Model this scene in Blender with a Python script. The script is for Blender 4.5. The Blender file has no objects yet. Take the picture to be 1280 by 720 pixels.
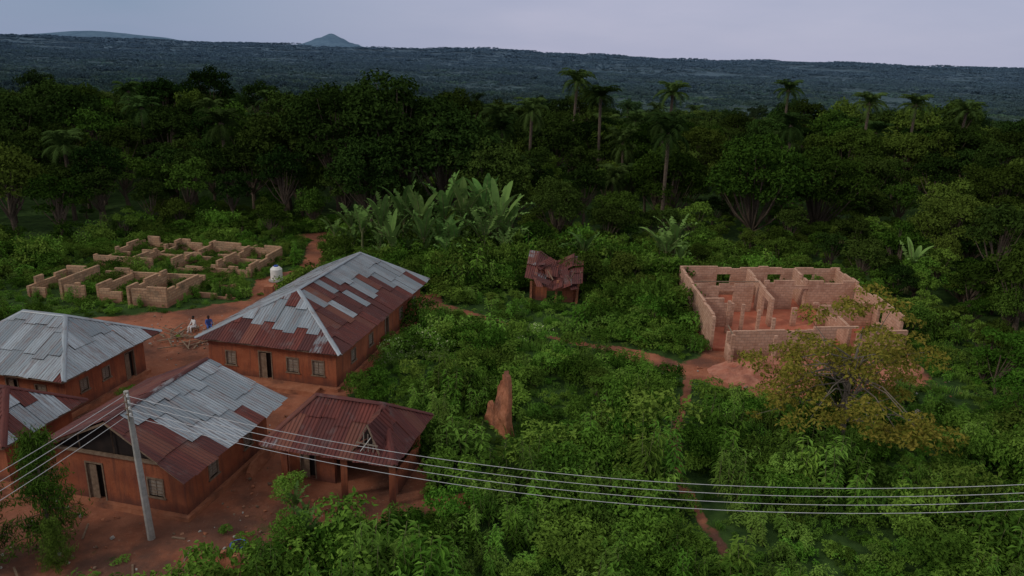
import bpy, math, random
import numpy as np
from mathutils import Vector, Matrix, noise
R_=random.Random(7)
rng=np.random.default_rng(11)
SC=bpy.context.scene
COL=SC.collection
def link(o,parent=None):
    COL.objects.link(o)
    if parent: o.parent=parent
    return o
def empty(name,loc=(0,0,0)):
    e=bpy.data.objects.new(name,None); e.location=loc; e.empty_display_size=.3
    return link(e)
# ------------------------------------------------------------ materials
def newmat(name):
    m=bpy.data.materials.new(name); m.use_nodes=True
    nt=m.node_tree; nt.nodes.clear()
    out=nt.nodes.new("ShaderNodeOutputMaterial")
    return m,nt,out
def N(nt,t,**k):
    n=nt.nodes.new(t)
    for a,b in k.items(): setattr(n,a,b)
    return n
def setv(n,**k):
    for a,b in k.items():
        a=a.replace('_',' ')
        n.inputs[a].default_value=b
def mth(nt,op,a,b=None,clamp=False):
    n=N(nt,"ShaderNodeMath",operation=op); n.use_clamp=clamp
    for i,v in enumerate((a,b)):
        if v is None: continue
        if isinstance(v,(int,float)): n.inputs[i].default_value=v
        else: nt.links.new(v,n.inputs[i])
    return n.outputs[0]
def mixc(nt,f,a,b,mode='MIX'):
    n=N(nt,"ShaderNodeMix",data_type='RGBA',blend_type=mode)
    for i,v in ((0,f),(6,a),(7,b)):
        if isinstance(v,(int,float)): n.inputs[i].default_value=v
        elif isinstance(v,tuple): n.inputs[i].default_value=(*v,1) if len(v)==3 else v
        else: nt.links.new(v,n.inputs[i])
    return n.outputs[2]
def nz(nt,vec,scale,detail=4,rough=.6):
    n=N(nt,"ShaderNodeTexNoise"); n.inputs['Scale'].default_value=scale; n.inputs['Detail'].default_value=detail; n.inputs['Roughness'].default_value=rough
    if vec is not None: nt.links.new(vec,n.inputs['Vector'])
    return n.outputs[0]
def ramp(nt,f,a,b):
    n=N(nt,"ShaderNodeMapRange"); n.inputs[1].default_value=a; n.inputs[2].default_value=b; nt.links.new(f,n.inputs[0]); return n.outputs[0]
def painted_haze(nt,col,hc=(.125,.20,.30)):  # aerial perspective painted into the base colour, growing with world Y
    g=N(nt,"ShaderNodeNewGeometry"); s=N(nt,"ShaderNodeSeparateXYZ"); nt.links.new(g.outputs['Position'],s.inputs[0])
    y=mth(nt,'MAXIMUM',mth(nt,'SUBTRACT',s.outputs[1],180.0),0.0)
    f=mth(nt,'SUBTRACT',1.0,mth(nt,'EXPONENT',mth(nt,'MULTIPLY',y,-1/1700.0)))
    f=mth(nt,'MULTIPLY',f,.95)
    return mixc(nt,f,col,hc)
def leafmat(name,c1,c2,c3,trans=.22,k=1.0):
    m,nt,out=newmat(name)
    c1,c2,c3=[(c[0]*k*1.04,c[1]*k,c[2]*k*.82) for c in (c1,c2,c3)]
    g=N(nt,"ShaderNodeNewGeometry"); oi=N(nt,"ShaderNodeObjectInfo")
    c=mixc(nt,g.outputs['Random Per Island'],c1,c2)
    r=oi.outputs['Random']
    r2=mth(nt,'FRACT',mth(nt,'MULTIPLY',r,7.31))
    c=mixc(nt,mth(nt,'MULTIPLY',r2,.8),c,c3)
    v=mth(nt,'ADD',mth(nt,'MULTIPLY',r,1.0),.5)
    vm=N(nt,"ShaderNodeVectorMath",operation='SCALE'); nt.links.new(c,vm.inputs[0]); nt.links.new(v,vm.inputs['Scale'])
    c=painted_haze(nt,vm.outputs[0])
    b=N(nt,"ShaderNodeBsdfDiffuse"); nt.links.new(c,b.inputs['Color'])
    if trans<=0:
        nt.links.new(b.outputs[0],out.inputs[0]); return m
    t=N(nt,"ShaderNodeBsdfTranslucent"); nt.links.new(c,t.inputs[0])
    mx=N(nt,"ShaderNodeMixShader"); mx.inputs[0].default_value=trans
    nt.links.new(b.outputs[0],mx.inputs[1]); nt.links.new(t.outputs[0],mx.inputs[2]); nt.links.new(mx.outputs[0],out.inputs[0])
    return m
def simplemat(name,c1,c2,scale=3,rough=.85,bump=.3,bscale=20,metal=0,dark=None,foot=None):
    m,nt,out=newmat(name)
    tc=N(nt,"ShaderNodeTexCoord"); v=tc.outputs['Object']
    f=ramp(nt,nz(nt,v,scale,6),.3,.7)
    c=mixc(nt,f,c1,c2)
    if dark:
        f2=ramp(nt,nz(nt,v,scale*.35,4),.5,.7); c=mixc(nt,f2,c,dark)
    if foot:   # splash-back staining near the ground and rain streaks
        s=N(nt,"ShaderNodeSeparateXYZ"); nt.links.new(v,s.inputs[0])
        z=mth(nt,'ADD',s.outputs[2],mth(nt,'MULTIPLY',nz(nt,v,2.2,5),1.1)); c=mixc(nt,mth(nt,'MULTIPLY',ramp(nt,z,1.35,.75),.8),c,foot)
        mp=N(nt,"ShaderNodeMapping"); mp.inputs['Scale'].default_value=(3,3,.25); nt.links.new(v,mp.inputs[0])
        c=mixc(nt,mth(nt,'MULTIPLY',ramp(nt,nz(nt,mp.outputs[0],1.5,5,.7),.48,.68),.65),c,foot)
    b=N(nt,"ShaderNodeBsdfPrincipled"); nt.links.new(c,b.inputs['Base Color']); setv(b,Roughness=rough,Metallic=metal); b.inputs['Specular IOR Level'].default_value=.2
    if bump:
        bp=N(nt,"ShaderNodeBump"); bp.inputs['Strength'].default_value=bump; bp.inputs['Distance'].default_value=.05
        nt.links.new(nz(nt,v,bscale,5),bp.inputs['Height']); nt.links.new(bp.outputs[0],b.inputs['Normal'])
    nt.links.new(b.outputs[0],out.inputs[0]); return m
M_forest=leafmat("forest_leaves",(.022,.058,.012),(.050,.108,.018),(.085,.12,.026),trans=0,k=.92)
M_dark=leafmat("dark_leaves",(.012,.034,.010),(.030,.066,.016),(.05,.078,.018),trans=0,k=.85)
M_shr=leafmat("shrub_leaves",(.035,.100,.016),(.080,.175,.027),(.125,.19,.04),trans=0,k=.88)
M_bush=leafmat("bush_leaves",(.040,.12,.018),(.085,.205,.030),(.15,.25,.05),trans=.22,k=.98)
M_bush2=leafmat("herb_leaves",(.062,.17,.028),(.13,.29,.05),(.19,.31,.075),trans=.22,k=.98)
M_palm=leafmat("palm_leaves",(.020,.046,.016),(.038,.075,.022),(.05,.08,.026),trans=0)
M_ban=leafmat("banana_leaves",(.065,.15,.045),(.115,.22,.07),(.15,.25,.085),trans=.2)
M_oli=leafmat("olive_leaves",(.10,.11,.02),(.22,.18,.045),(.085,.13,.025),trans=.3)
M_flow=leafmat("pale_blossom",(.30,.38,.24),(.45,.50,.38),(.38,.43,.3),trans=.2)
M_bark=simplemat("bark",(.07,.05,.04),(.13,.10,.075),scale=6,bump=.6)
M_bark2=simplemat("pale_bark",(.13,.105,.09),(.2,.17,.14),scale=6,bump=.6)
M_mud=simplemat("mud_plaster",(.245,.068,.033),(.36,.12,.060),scale=.9,bump=.5,bscale=9,dark=(.18,.055,.036),foot=(.10,.042,.034))
M_mudd=simplemat("old_mud",(.29,.105,.057),(.40,.17,.10),scale=2.5,bump=1,bscale=6,dark=(.15,.068,.048))
M_wood=simplemat("weathered_wood",(.13,.085,.06),(.25,.18,.13),scale=5,bump=.3)
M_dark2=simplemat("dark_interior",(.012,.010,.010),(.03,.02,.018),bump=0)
M_door=simplemat("painted_shutter",(.17,.13,.11),(.28,.24,.20),scale=4,bump=.2)
M_white=simplemat("white_paint",(.6,.6,.6),(.78,.77,.75),scale=3,bump=.1)
M_conc=simplemat("concrete_pole",(.26,.25,.24),(.4,.38,.36),scale=4,bump=.2)
M_wire=simplemat("aluminium_wire",(.45,.45,.47),(.6,.6,.62),rough=.4,bump=0,metal=.3)
M_blue=simplemat("blue_plastic",(.03,.07,.35),(.04,.10,.42),rough=.4,bump=0)
M_skin=simplemat("skin",(.06,.03,.02),(.08,.04,.028),rough=.5,bump=0)
M_cl1=simplemat("white_cloth",(.6,.6,.62),(.75,.75,.78),bump=.2)
M_cl2=simplemat("blue_cloth",(.04,.08,.3),(.07,.13,.4),bump=.2)
M_hair=simplemat("black_hair",(.01,.01,.01),(.02,.02,.02),bump=0)
def blockmat(name,c1,c2,mort,stain,bw=.45,bh=.23):
    m,nt,out=newmat(name)
    tc=N(nt,"ShaderNodeTexCoord"); uv=tc.outputs['UV']
    br=N(nt,"ShaderNodeTexBrick"); nt.links.new(uv,br.inputs['Vector'])
    br.inputs['Color1'].default_value=(*c1,1); br.inputs['Color2'].default_value=(*c2,1); br.inputs['Mortar'].default_value=(*mort,1)
    setv(br,Scale=1.0); br.inputs['Mortar Size'].default_value=.018; br.inputs['Brick Width'].default_value=bw; br.inputs['Row Height'].default_value=bh
    br.inputs['Mortar Smooth'].default_value=.4; br.inputs['Bias'].default_value=0
    o=tc.outputs['Object']
    f=ramp(nt,nz(nt,o,.8,6,.7),.5,.72); c=mixc(nt,f,br.outputs[0],stain)
    f=ramp(nt,nz(nt,o,5,5,.7),.3,.7); c=mixc(nt,mth(nt,'MULTIPLY',f,.5),c,(.58,.42,.33),'MULTIPLY')
    s=N(nt,"ShaderNodeSeparateXYZ"); nt.links.new(o,s.inputs[0])
    z=mth(nt,'ADD',s.outputs[2],mth(nt,'MULTIPLY',nz(nt,o,2,5),1.0)); c=mixc(nt,mth(nt,'MULTIPLY',ramp(nt,z,1.2,.6),.6),c,(.28,.12,.08))
    b=N(nt,"ShaderNodeBsdfPrincipled"); nt.links.new(c,b.inputs['Base Color']); setv(b,Roughness=.9); b.inputs['Specular IOR Level'].default_value=.15
    bp=N(nt,"ShaderNodeBump"); bp.inputs['Strength'].default_value=.6; bp.inputs['Distance'].default_value=.03
    nt.links.new(mth(nt,'ADD',mth(nt,'MULTIPLY',br.outputs[1],-.6),nz(nt,o,12,5)),bp.inputs['Height']); nt.links.new(bp.outputs[0],b.inputs['Normal'])
    nt.links.new(b.outputs[0],out.inputs[0]); return m
M_block=blockmat("sandcrete_block",(.53,.32,.235),(.63,.41,.315),(.36,.24,.19),(.36,.20,.145))
M_block2=blockmat("weathered_block",(.44,.27,.17),(.54,.36,.24),(.25,.17,.13),(.17,.14,.10))
# roof
def roofmat():
    m,nt,out=newmat("corrugated_metal")
    uvn=N(nt,"ShaderNodeUVMap"); uv=uvn.outputs[0]
    at=N(nt,"ShaderNodeAttribute",attribute_name="tone"); tone=at.outputs['Fac']
    g=N(nt,"ShaderNodeNewGeometry"); rnd=g.outputs['Random Per Island']
    mp=N(nt,"ShaderNodeMapping"); mp.inputs['Scale'].default_value=(3.6,.35,1); nt.links.new(uv,mp.inputs[0])
    st=nz(nt,mp.outputs[0],1.8,6,.75)
    blot=nz(nt,g.outputs['Position'],.9,5,.65)
    rust=mixc(nt,ramp(nt,st,.32,.68),(.065,.018,.019),(.205,.052,.040))
    r3=mth(nt,'FRACT',mth(nt,'MULTIPLY',rnd,13.7))
    rust=mixc(nt,mth(nt,'MULTIPLY',r3,.65),rust,(.055,.022,.025))
    rust=mixc(nt,mth(nt,'MULTIPLY',ramp(nt,rnd,.8,1),.6),rust,(.22,.09,.06))
    rust=mixc(nt,mth(nt,'MULTIPLY',ramp(nt,blot,.56,.72),.65),rust,(.15,.11,.11))
    gray=mixc(nt,rnd,(.19,.235,.28),(.42,.475,.54))
    gray=mixc(nt,ramp(nt,st,.42,.62),gray,(.27,.29,.32))
    gray=mixc(nt,mth(nt,'MULTIPLY',ramp(nt,st,.52,.7),.8),gray,(.20,.10,.085))
    gray=mixc(nt,mth(nt,'MULTIPLY',ramp(nt,blot,.56,.75),.5),gray,(.17,.12,.11))
    k=mth(nt,'ADD',tone,mth(nt,'MULTIPLY',mth(nt,'SUBTRACT',st,.5),1.0))
    k=mth(nt,'ADD',k,mth(nt,'MULTIPLY',mth(nt,'SUBTRACT',blot,.5),.9))
    k=ramp(nt,k,.42,.58)
    c=mixc(nt,k,rust,gray)
    b=N(nt,"ShaderNodeBsdfPrincipled"); nt.links.new(c,b.inputs['Base Color'])
    nt.links.new(mth(nt,'SUBTRACT',.75,mth(nt,'MULTIPLY',k,.25)),b.inputs['Roughness'])
    nt.links.new(mth(nt,'MULTIPLY',k,.35),b.inputs['Metallic']); b.inputs['Specular IOR Level'].default_value=.3
    s=N(nt,"ShaderNodeSeparateXYZ"); nt.links.new(uv,s.inputs[0])
    w=mth(nt,'SINE',mth(nt,'MULTIPLY',s.outputs[0],2*math.pi/.19))
    bp=N(nt,"ShaderNodeBump"); bp.inputs['Strength'].default_value=.9; bp.inputs['Distance'].default_value=.035
    nt.links.new(w,bp.inputs['Height']); nt.links.new(bp.outputs[0],b.inputs['Normal'])
    nt.links.new(b.outputs[0],out.inputs[0]); return m
M_roof=roofmat()
# ------------------------------------------------------------ mesh builder
class MB:
    def __init__(s): s.v=[];s.f=[];s.uv=[];s.m=[];s.t=[];s.mats=[]
    def mi(s,m):
        if m not in s.mats: s.mats.append(m)
        return s.mats.index(m)
    def face(s,pts,m,uvs=None,tone=0):
        i=len(s.v); s.v+= [tuple(p) for p in pts]; s.f.append(tuple(range(i,i+len(pts))))
        s.uv+= uvs if uvs else [(p[0]+p[1],p[2]) for p in pts]; s.m.append(s.mi(m)); s.t.append(tone)
    def box(s,o,ax,ay,az,m,jit=0):
        o,ax,ay,az=map(Vector,(o,ax,ay,az))
        P=[o,o+ax,o+ax+ay,o+ay,o+az,o+ax+az,o+ax+ay+az,o+ay+az]
        if jit: P=[p+Vector((R_.uniform(-jit,jit),R_.uniform(-jit,jit),R_.uniform(-jit,jit)*(i>3))) for i,p in enumerate(P)]
        ux=ax.normalized(); uy=ay.normalized()
        for idx,a in (((0,1,5,4),ux),((1,2,6,5),uy),((2,3,7,6),ux),((3,0,4,7),uy)):
            pts=[P[i] for i in idx]; s.face(pts,m,[(p.dot(a),p.z) for p in pts])
        for idx in ((4,5,6,7),(3,2,1,0)):
            pts=[P[i] for i in idx]; s.face(pts,m,[(p.dot(ux),p.dot(uy)) for p in pts])
    def tube(s,pts,rads,m,n=7):
        rings=[]
        for i,p in enumerate(pts):
            p=Vector(p); d=(Vector(pts[min(i+1,len(pts)-1)])-Vector(pts[max(i-1,0)])).normalized()
            a=d.orthogonal().normalized(); b=d.cross(a)
            rings.append([p+(a*math.cos(2*math.pi*k/n)+b*math.sin(2*math.pi*k/n))*rads[i] for k in range(n)])
        base=len(s.v)
        for r in rings: s.v+=[tuple(q) for q in r]
        for i in range(len(rings)-1):
            for k in range(n):
                f=(base+i*n+k,base+i*n+(k+1)%n,base+(i+1)*n+(k+1)%n,base+(i+1)*n+k)
                s.f.append(f); s.uv+=[(k/n,i),((k+1)/n,i),((k+1)/n,i+1),(k/n,i+1)]; s.m.append(s.mi(m)); s.t.append(0)
        s.f.append(tuple(base+(len(rings)-1)*n+k for k in range(n))); s.uv+=[(0,0)]*n; s.m.append(s.mi(m)); s.t.append(0)
    def mesh(s,name):
        me=bpy.data.meshes.new(name); me.from_pydata(s.v,[],s.f)
        for m in s.mats: me.materials.append(m)
        me.polygons.foreach_set("material_index",s.m)
        ul=me.uv_layers.new(name="UVMap"); ul.data.foreach_set("uv",[c for u in s.uv for c in u])
        a=me.attributes.new("tone",'FLOAT','FACE'); a.data.foreach_set("value",s.t)
        me.update(); return me
    def obj(s,name,parent=None):
        o=bpy.data.objects.new(name,s.mesh(name)); return link(o,parent)
def quads_mesh(name,V,mats,mi=None,extra=None):
    n=len(V); v=V.reshape(-1,3); 
    ev,ef,em=([],[],[]) if extra is None else (extra.v,extra.f,extra.m)
    nv=len(v); faces=np.arange(n*4).reshape(-1,4)
    me=bpy.data.meshes.new(name)
    allv=np.vstack([v,np.array(ev).reshape(-1,3)]) if len(ev) else v
    ft=faces.tolist()+[tuple(i+nv for i in f) for f in ef]
    me.from_pydata(allv.tolist(),[],ft)
    for m in mats: me.materials.append(m)
    if extra is not None:
        for m in extra.mats: me.materials.append(m)
    ml=(list(mi) if mi is not None else [0]*n)+[len(mats)+k for k in em]
    me.polygons.foreach_set("material_index",ml); me.update(); return me
def leaves(C,Nrm,size,asp=.5,dirv=None):
    n=len(C); Nrm=Nrm/np.linalg.norm(Nrm,axis=1,keepdims=True)
    r=rng.normal(size=(n,3)) if dirv is None else dirv
    t=r-(r*Nrm).sum(1,keepdims=True)*Nrm; t/=np.linalg.norm(t,axis=1,keepdims=True)+1e-9
    b=np.cross(Nrm,t); L=(size*.5)[:,None]; W=L*asp
    bend=Nrm*L*.25
    return np.stack([C-t*L-bend,C+b*W+t*L*.1,C+t*L-bend,C-b*W+t*L*.1],1)
def clumpcloud(centers,rads,per,lsize,sq=.75,up=.5,jit=.7,asp=.5):
    Cs=[];Ns=[]
    for c,r in zip(centers,rads):
        n=int(per*(r/np.mean(rads))**2)
        d=rng.normal(size=(n,3)); d/=np.linalg.norm(d,axis=1,keepdims=True)
        d[:,2]=np.where(d[:,2]<-.3,-d[:,2]*.6,d[:,2])
        rr=r*(rng.uniform(.45,1.08,n)**.6)*(1+.18*np.sin(d[:,0]*5+c[0]*3)*np.cos(d[:,1]*4+c[1]))
        p=np.array(c)+d*rr[:,None]*np.array([1,1,sq])
        Cs.append(p); Ns.append(d+np.array([0,0,up])+rng.normal(size=(n,3))*jit)
    C=np.vstack(Cs);Nn=np.vstack(Ns); s=rng.uniform(.6,1.3,len(C))*lsize
    return leaves(C,Nn,s,asp)
def make_tree(name,mat,H,R,th,ncl,per,ls,bark=M_bark,flat=.75,tr=.28,crad=(.25,.4)):
    cen=[];rad=[]
    ch=(H-th)/2; cz=th+ch*.95
    for i in range(ncl):
        while True:
            d=rng.normal(size=3); d/=np.linalg.norm(d)
            if d[2]>-.45: break
        k=rng.uniform(.45,.98)
        r=R*rng.uniform(*crad)
        cen.append((d[0]*R*k*.85,d[1]*R*k*.85,cz+d[2]*(ch*.85)*k)); rad.append(r)
    V=clumpcloud(cen,rad,per,ls,sq=flat)
    mb=MB(); lean=rng.uniform(-.4,.4,2)
    mb.tube([(0,0,-.3),(lean[0]*.4,lean[1]*.4,th*.5),(lean[0],lean[1],th),(lean[0],lean[1],cz)],[tr*1.25,tr,tr*.8,tr*.3],bark)
    for c in cen[::2]:
        s=Vector((lean[0],lean[1],th*rng.uniform(.75,1.15))); e=Vector(c); mid=(s+e)/2+Vector((0,0,-.08*(e-s).length)); 
        mb.tube([s,mid,e],[tr*.42,tr*.25,tr*.08],bark,5)
    return quads_mesh(name,V,[mat],extra=mb)
def make_palm(name,H,nf=30,fl=4.2):
    mb=MB(); lx,ly=rng.uniform(-.5,.5,2)
    mb.tube([(0,0,-.3),(lx*.3,ly*.3,H*.4),(lx,ly,H)],[.3,.22,.24],M_bark)
    mb.tube([(lx,ly,H-.9),(lx,ly,H-.3),(lx,ly,H+.3)],[.26,.5,.2],M_bark)
    Q=[]
    for i in range(nf):
        az=i*2.39996+rng.uniform(-.2,.2); el=math.radians(rng.uniform(-35,80)) if i>4 else math.radians(75)
        L=fl*rng.uniform(.8,1.1); p=np.array([lx,ly,H]); e=el; pts=[p]; ns=12
        for k in range(ns):
            d=np.array([math.cos(az)*math.cos(e),math.sin(az)*math.cos(e),math.sin(e)]); p=p+d*L/ns; pts.append(p); e-=math.radians(8.7)*(.6+k/ns)
        side=np.array([-math.sin(az),math.cos(az),0])
        for k in range(1,ns+1):
            dd=pts[k]-pts[k-1]; dn=dd/np.linalg.norm(dd)
            Q.append([pts[k-1]-side*.03,pts[k-1]+side*.03,pts[k]+side*.03,pts[k]-side*.03])
            for h in (0,.5):
                a=pts[k-1]+dd*h; ll=.95*math.sin(math.pi*(.12+.83*(k-1+h)/ns))**.7
                for sg in (-1,1):
                    t=side*sg*.8+dn*.55+np.array([0,0,-.35+rng.uniform(-.25,.25)]); t/=np.linalg.norm(t)
                    w=dn*.065
                    Q.append([a-w,a+w,a+t*ll+w*.3,a+t*ll-w*.3+np.array([0,0,-.08])])
    return quads_mesh(name,np.array(Q,dtype=float),[M_palm],extra=mb)
M_bananastem=simplemat("banana_stem",(.10,.13,.05),(.2,.19,.09),scale=4,bump=.2)
def make_banana(name,Hs=2.3,nl=9,ll=2.6):
    mb=MB(); Q=[]; 
    for st in range(3):
        bx,by=(0,0) if st==0 else rng.uniform(-1.3,1.3,2); sc=1 if st==0 else rng.uniform(.55,.85); h=Hs*sc
        mb.tube([(bx,by,-.2),(bx,by,h*.5),(bx+.05,by,h)],[.17*sc,.13*sc,.08*sc],M_bananastem)
        for i in range(nl if st==0 else nl-3):
            az=i*2.4+rng.uniform(-.3,.3); el=math.radians(rng.uniform(50,88)); L=ll*sc*rng.uniform(.7,1.2); ns=16
            p=np.array([bx,by,h*rng.uniform(.8,1)]); e=el; droop=rng.uniform(1.0,7.5); pts=[p]
            for k in range(ns):
                d=np.array([math.cos(az)*math.cos(e),math.sin(az)*math.cos(e),math.sin(e)]); p=p+d*L/ns; pts.append(p); e-=math.radians(droop)*(.3+1.4*k/ns)
            mb.tube([pts[0],pts[ns//2],pts[ns-2]],[.035*sc,.028*sc,.012*sc],M_bananastem,4)
            side=np.array([-math.sin(az),math.cos(az),0])
            tear=rng.random()<.75
            for k in range(3,ns):
                a,b=pts[k],pts[k+1]; f0=(k-3)/(ns-3); f1=(k-2)/(ns-3)
                w0=.31*sc*math.sin(math.pi*min(1,f0*.93+.07))**.5; w1=.31*sc*max(.02,math.sin(math.pi*min(1,f1*.93+.07)))**.5
                for sg in (-1,1):
                    dr=rng.uniform(-.1,.9) if tear else .02
                    up=np.array([0,0,.4-dr]); gap=.35 if tear and rng.random()<.6 else 0
                    dd=(b-a); j=rng.uniform(.8,1.1) if tear else 1
                    Q.append([a,b,b-dd*gap+side*sg*w1*j+up*w1,a+dd*gap+side*sg*w0*j+up*w0])
    return quads_mesh(name,np.array(Q,dtype=float),[M_ban],extra=mb)
def make_bush(name,mat,R,H,ncl,per,ls,flowers=0,asp=.5):
    cen=[];rad=[]
    for i in range(ncl):
        a=rng.uniform(0,6.28); k=rng.uniform(0,1)**.6*R*.8
        cen.append((math.cos(a)*k,math.sin(a)*k,H*rng.uniform(.25,.85)*(1-.4*k/R))); rad.append(R*rng.uniform(.2,.45))
    V=clumpcloud(cen,rad,per,ls,sq=.8,up=.7,jit=.8,asp=asp)
    mi=np.zeros(len(V),int)
    if flowers: mi[(rng.random(len(V))<flowers)&(V[:,0,2]>H*.45)]=1
    return quads_mesh(name,V,[mat]+([M_flow] if flowers else []),mi)
def make_herb(name,mat,H,nst,ls):
    Cs=[];Ns=[];D=[];S=[]; mb=MB()
    for s in range(nst):
        bx,by=rng.uniform(-.45,.45,2); h=H*rng.uniform(.5,1.1); lx,ly=rng.uniform(-.3,.3,2)
        mb.tube([(bx,by,0),(bx+lx,by+ly,h)],[.02,.008],M_bananastem,4)
        for k in range(10):
            z=.3+.7*k/9
            for j in range(3):
                a=rng.uniform(0,6.28); d=np.array([math.cos(a),math.sin(a),rng.uniform(-.5,.4)])
                l=ls*rng.uniform(.6,1.2)*(1.2-.5*z)
                Cs.append(np.array([bx+lx*z,by+ly*z,h*z])+d*l*.55); Ns.append([d[0]*.4,d[1]*.4,1+rng.uniform(-.3,.3)]); D.append(d); S.append(l)
    V=leaves(np.array(Cs),np.array(Ns),np.array(S),asp=.34,dirv=np.array(D))
    return quads_mesh(name,V,[mat],extra=mb)
def make_grass(name,mat,n,H):
    Q=[]
    for i in range(n):
        x,y=rng.normal(size=2)*.32; a=rng.uniform(0,6.28); h=H*rng.uniform(.4,1.2); l=np.array([math.cos(a),math.sin(a),0])*h*rng.uniform(.15,.7); w=np.array([-math.sin(a),math.cos(a),0])*.018
        b=np.array([x,y,0.]); m=b+l*.4+np.array([0,0,h*.7]); t=b+l+np.array([0,0,h*.85])
        Q.append([b-w,b+w,m+w,m-w]); Q.append([m-w,m+w,t+w*.2,t-w*.2])
    return quads_mesh(name,np.array(Q,dtype=float),[mat])
# ------------------------------------------------------------ terrain
def smooth(a,b,x):
    t=max(0.,min(1.,(x-a)/(b-a))); return t*t*(3-2*t)
def nse(x,y,s,o=0): return noise.noise(Vector((x*s+o,y*s-o*1.7,o*.31)))
def terr(x,y):
    d=math.hypot(x,y)
    z=.12*nse(x,y,.25)+.05*nse(x,y,.9,3)
    z+=smooth(95,230,d)*2.5*nse(x,y,.012,5)
    z-=36*smooth(125,640,y)
    if d>500: z+=smooth(500,1500,d)*16*nse(x,y,.0016,9)
    if d>1500:
        z+=smooth(2200,6200,d)*70+smooth(2500,5000,d)*26*nse(x,y,.0007,2)+smooth(3500,6000,d)*12*nse(x,y,.0025,4)
    return z
def interp(pts,x):
    if x<=pts[0][0]: return pts[0][1]
    for (a,b),(c,d) in zip(pts,pts[1:]):
        if x<=c: return b+(d-b)*(x-a)/(c-a)
    return pts[-1][1]
EDGE=[(-60,67),(-50,70),(-41,83),(-29,88),(-18,85),(-6,80),(0,77),(14,77),(20,76),(31,76),(33,63),(36,51),(45,44),(80,40)]
def edge(x): return interp(EDGE,x)
def segd(px,py,a,b):
    ax,ay=a;bx,by=b; dx,dy=bx-ax,by-ay; t=max(0,min(1,((px-ax)*dx+(py-ay)*dy)/(dx*dx+dy*dy+1e-9)))
    return math.hypot(px-ax-t*dx,py-ay-t*dy)
def inpoly(x,y,P):
    c=False;j=len(P)-1
    for i in range(len(P)):
        if (P[i][1]>y)!=(P[j][1]>y) and x<(P[j][0]-P[i][0])*(y-P[i][1])/(P[j][1]-P[i][1])+P[i][0]: c=not c
        j=i
    return c
PATHS=[([(-10.5,62.3),(-7.8,62.6),(-5.5,60.6),(-2.6,58.8)],.5),([(-2.6,58.8),(3.3,54.3),(6.3,52.9),(9.7,51.1)],.3),([(8.2,51.9),(10.5,50.6),(12.4,49.0),(14.5,47.2)],1.0),
 ([(12.6,48),(11.9,45.1),(10.9,42),(10.0,39.5),(9.3,36),(9.1,33.8),(10,28)],.2),
 ([(-22.6,86),(-22.0,80),(-20.6,74),(-20.8,70),(-23.2,66.9),(-22,62)],1.0),
 ([(-24.5,84.5),(-21.5,85)],1.3),([(-10.5,63),(-7.5,63)],.9),([(-9,40),(-7.3,41.4)],.7),([(-3.6,31.2),(-1.9,31.6)],.6),
 ([(-33,53),(-24,57)],2.2),([(-6.5,60),(-7.2,64)],.7)]
YARD=[(-30,25),(-15,23.5),(-9.5,25.5),(-8,28),(-3.6,31.2),(-4,35.2),(-9.0,38.5),(-10.2,43),(-8.9,52),(-6.9,60.5),(-9,62.5),(-14,62),(-22,62),(-27,57.5),(-38,53),(-46,46),(-46,25)]
FSITE=[(12.5,49.4),(14.6,46.0),(19,44.2),(25,45.0),(29.5,48),(31,53.5),(31,67.5),(15.6,66.5),(14.9,52)]
def soil(x,y):
    if y>95 or y<10 or abs(x)>55: return 0
    s=0
    n=.5*nse(x,y,.6,7)
    for P,w in PATHS:
        d=min(segd(x,y,a,b) for a,b in zip(P,P[1:])); s=max(s,1-smooth(w*.6,w*1.35+.15,d+n*.5))
    for P in (YARD,FSITE):
        d=min(segd(x,y,P[i-1],P[i]) for i in range(len(P))); 
        if not inpoly(x,y,P): d=-d
        s=max(s,smooth(-.9,.6,d+n*1.6))
    if y<30 and x<-8: s*=.62+.6*max(0,nse(x,y,.35,21)+.3)
    return min(1,s)
def axis(lo,hi,step,far,g=1.13):
    a=list(np.arange(lo,hi,step)); s=step; v=hi
    while v<far: a.append(v); s*=g; v+=s
    s=step; v=lo-step; b=[]
    while v>-far*.75: b.append(v); s*=g; v-=s
    return b[::-1]+a
xs=axis(-46,40,.38,14000,1.11); ys=axis(20,92,.38,12500,1.055)
ys=[y for y in ys if y>-60]
GV=[];SO=[]
for y in ys:
    for x in xs:
        z=terr(x,y); s=soil(x,y); SO.append(s); GV.append((x,y,z-.04*s))
nx=len(xs); GF=[(j*nx+i,j*nx+i+1,(j+1)*nx+i+1,(j+1)*nx+i) for j in range(len(ys)-1) for i in range(nx-1)]
me=bpy.data.meshes.new("ground"); me.from_pydata(GV,[],GF); at=me.attributes.new("soil",'FLOAT','POINT'); at.data.foreach_set("value",SO)
me.polygons.foreach_set("use_smooth",[True]*len(GF))
m,nt,out=newmat("ground_soil_and_grass")
g=N(nt,"ShaderNodeNewGeometry"); pos=g.outputs['Position']
a=N(nt,"ShaderNodeAttribute",attribute_name="soil")
green=mixc(nt,ramp(nt,nz(nt,pos,1.2,6),.35,.65),(.016,.038,.010),(.045,.088,.02))
far_=mixc(nt,ramp(nt,nz(nt,pos,.02,8,.75),.38,.62),(.008,.02,.006),(.03,.06,.012))
s=N(nt,"ShaderNodeSeparateXYZ"); nt.links.new(pos,s.inputs[0])
green=mixc(nt,ramp(nt,s.outputs[1],95,200),green,far_)
so=mixc(nt,ramp(nt,nz(nt,pos,.7,7,.7),.3,.7),(.24,.08,.045),(.37,.15,.092))
so=mixc(nt,ramp(nt,nz(nt,pos,.25,5,.6),.45,.62),so,(.13,.058,.042))
so=mixc(nt,ramp(nt,nz(nt,pos,9,4,.7),.6,.75),so,(.38,.26,.20))
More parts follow.
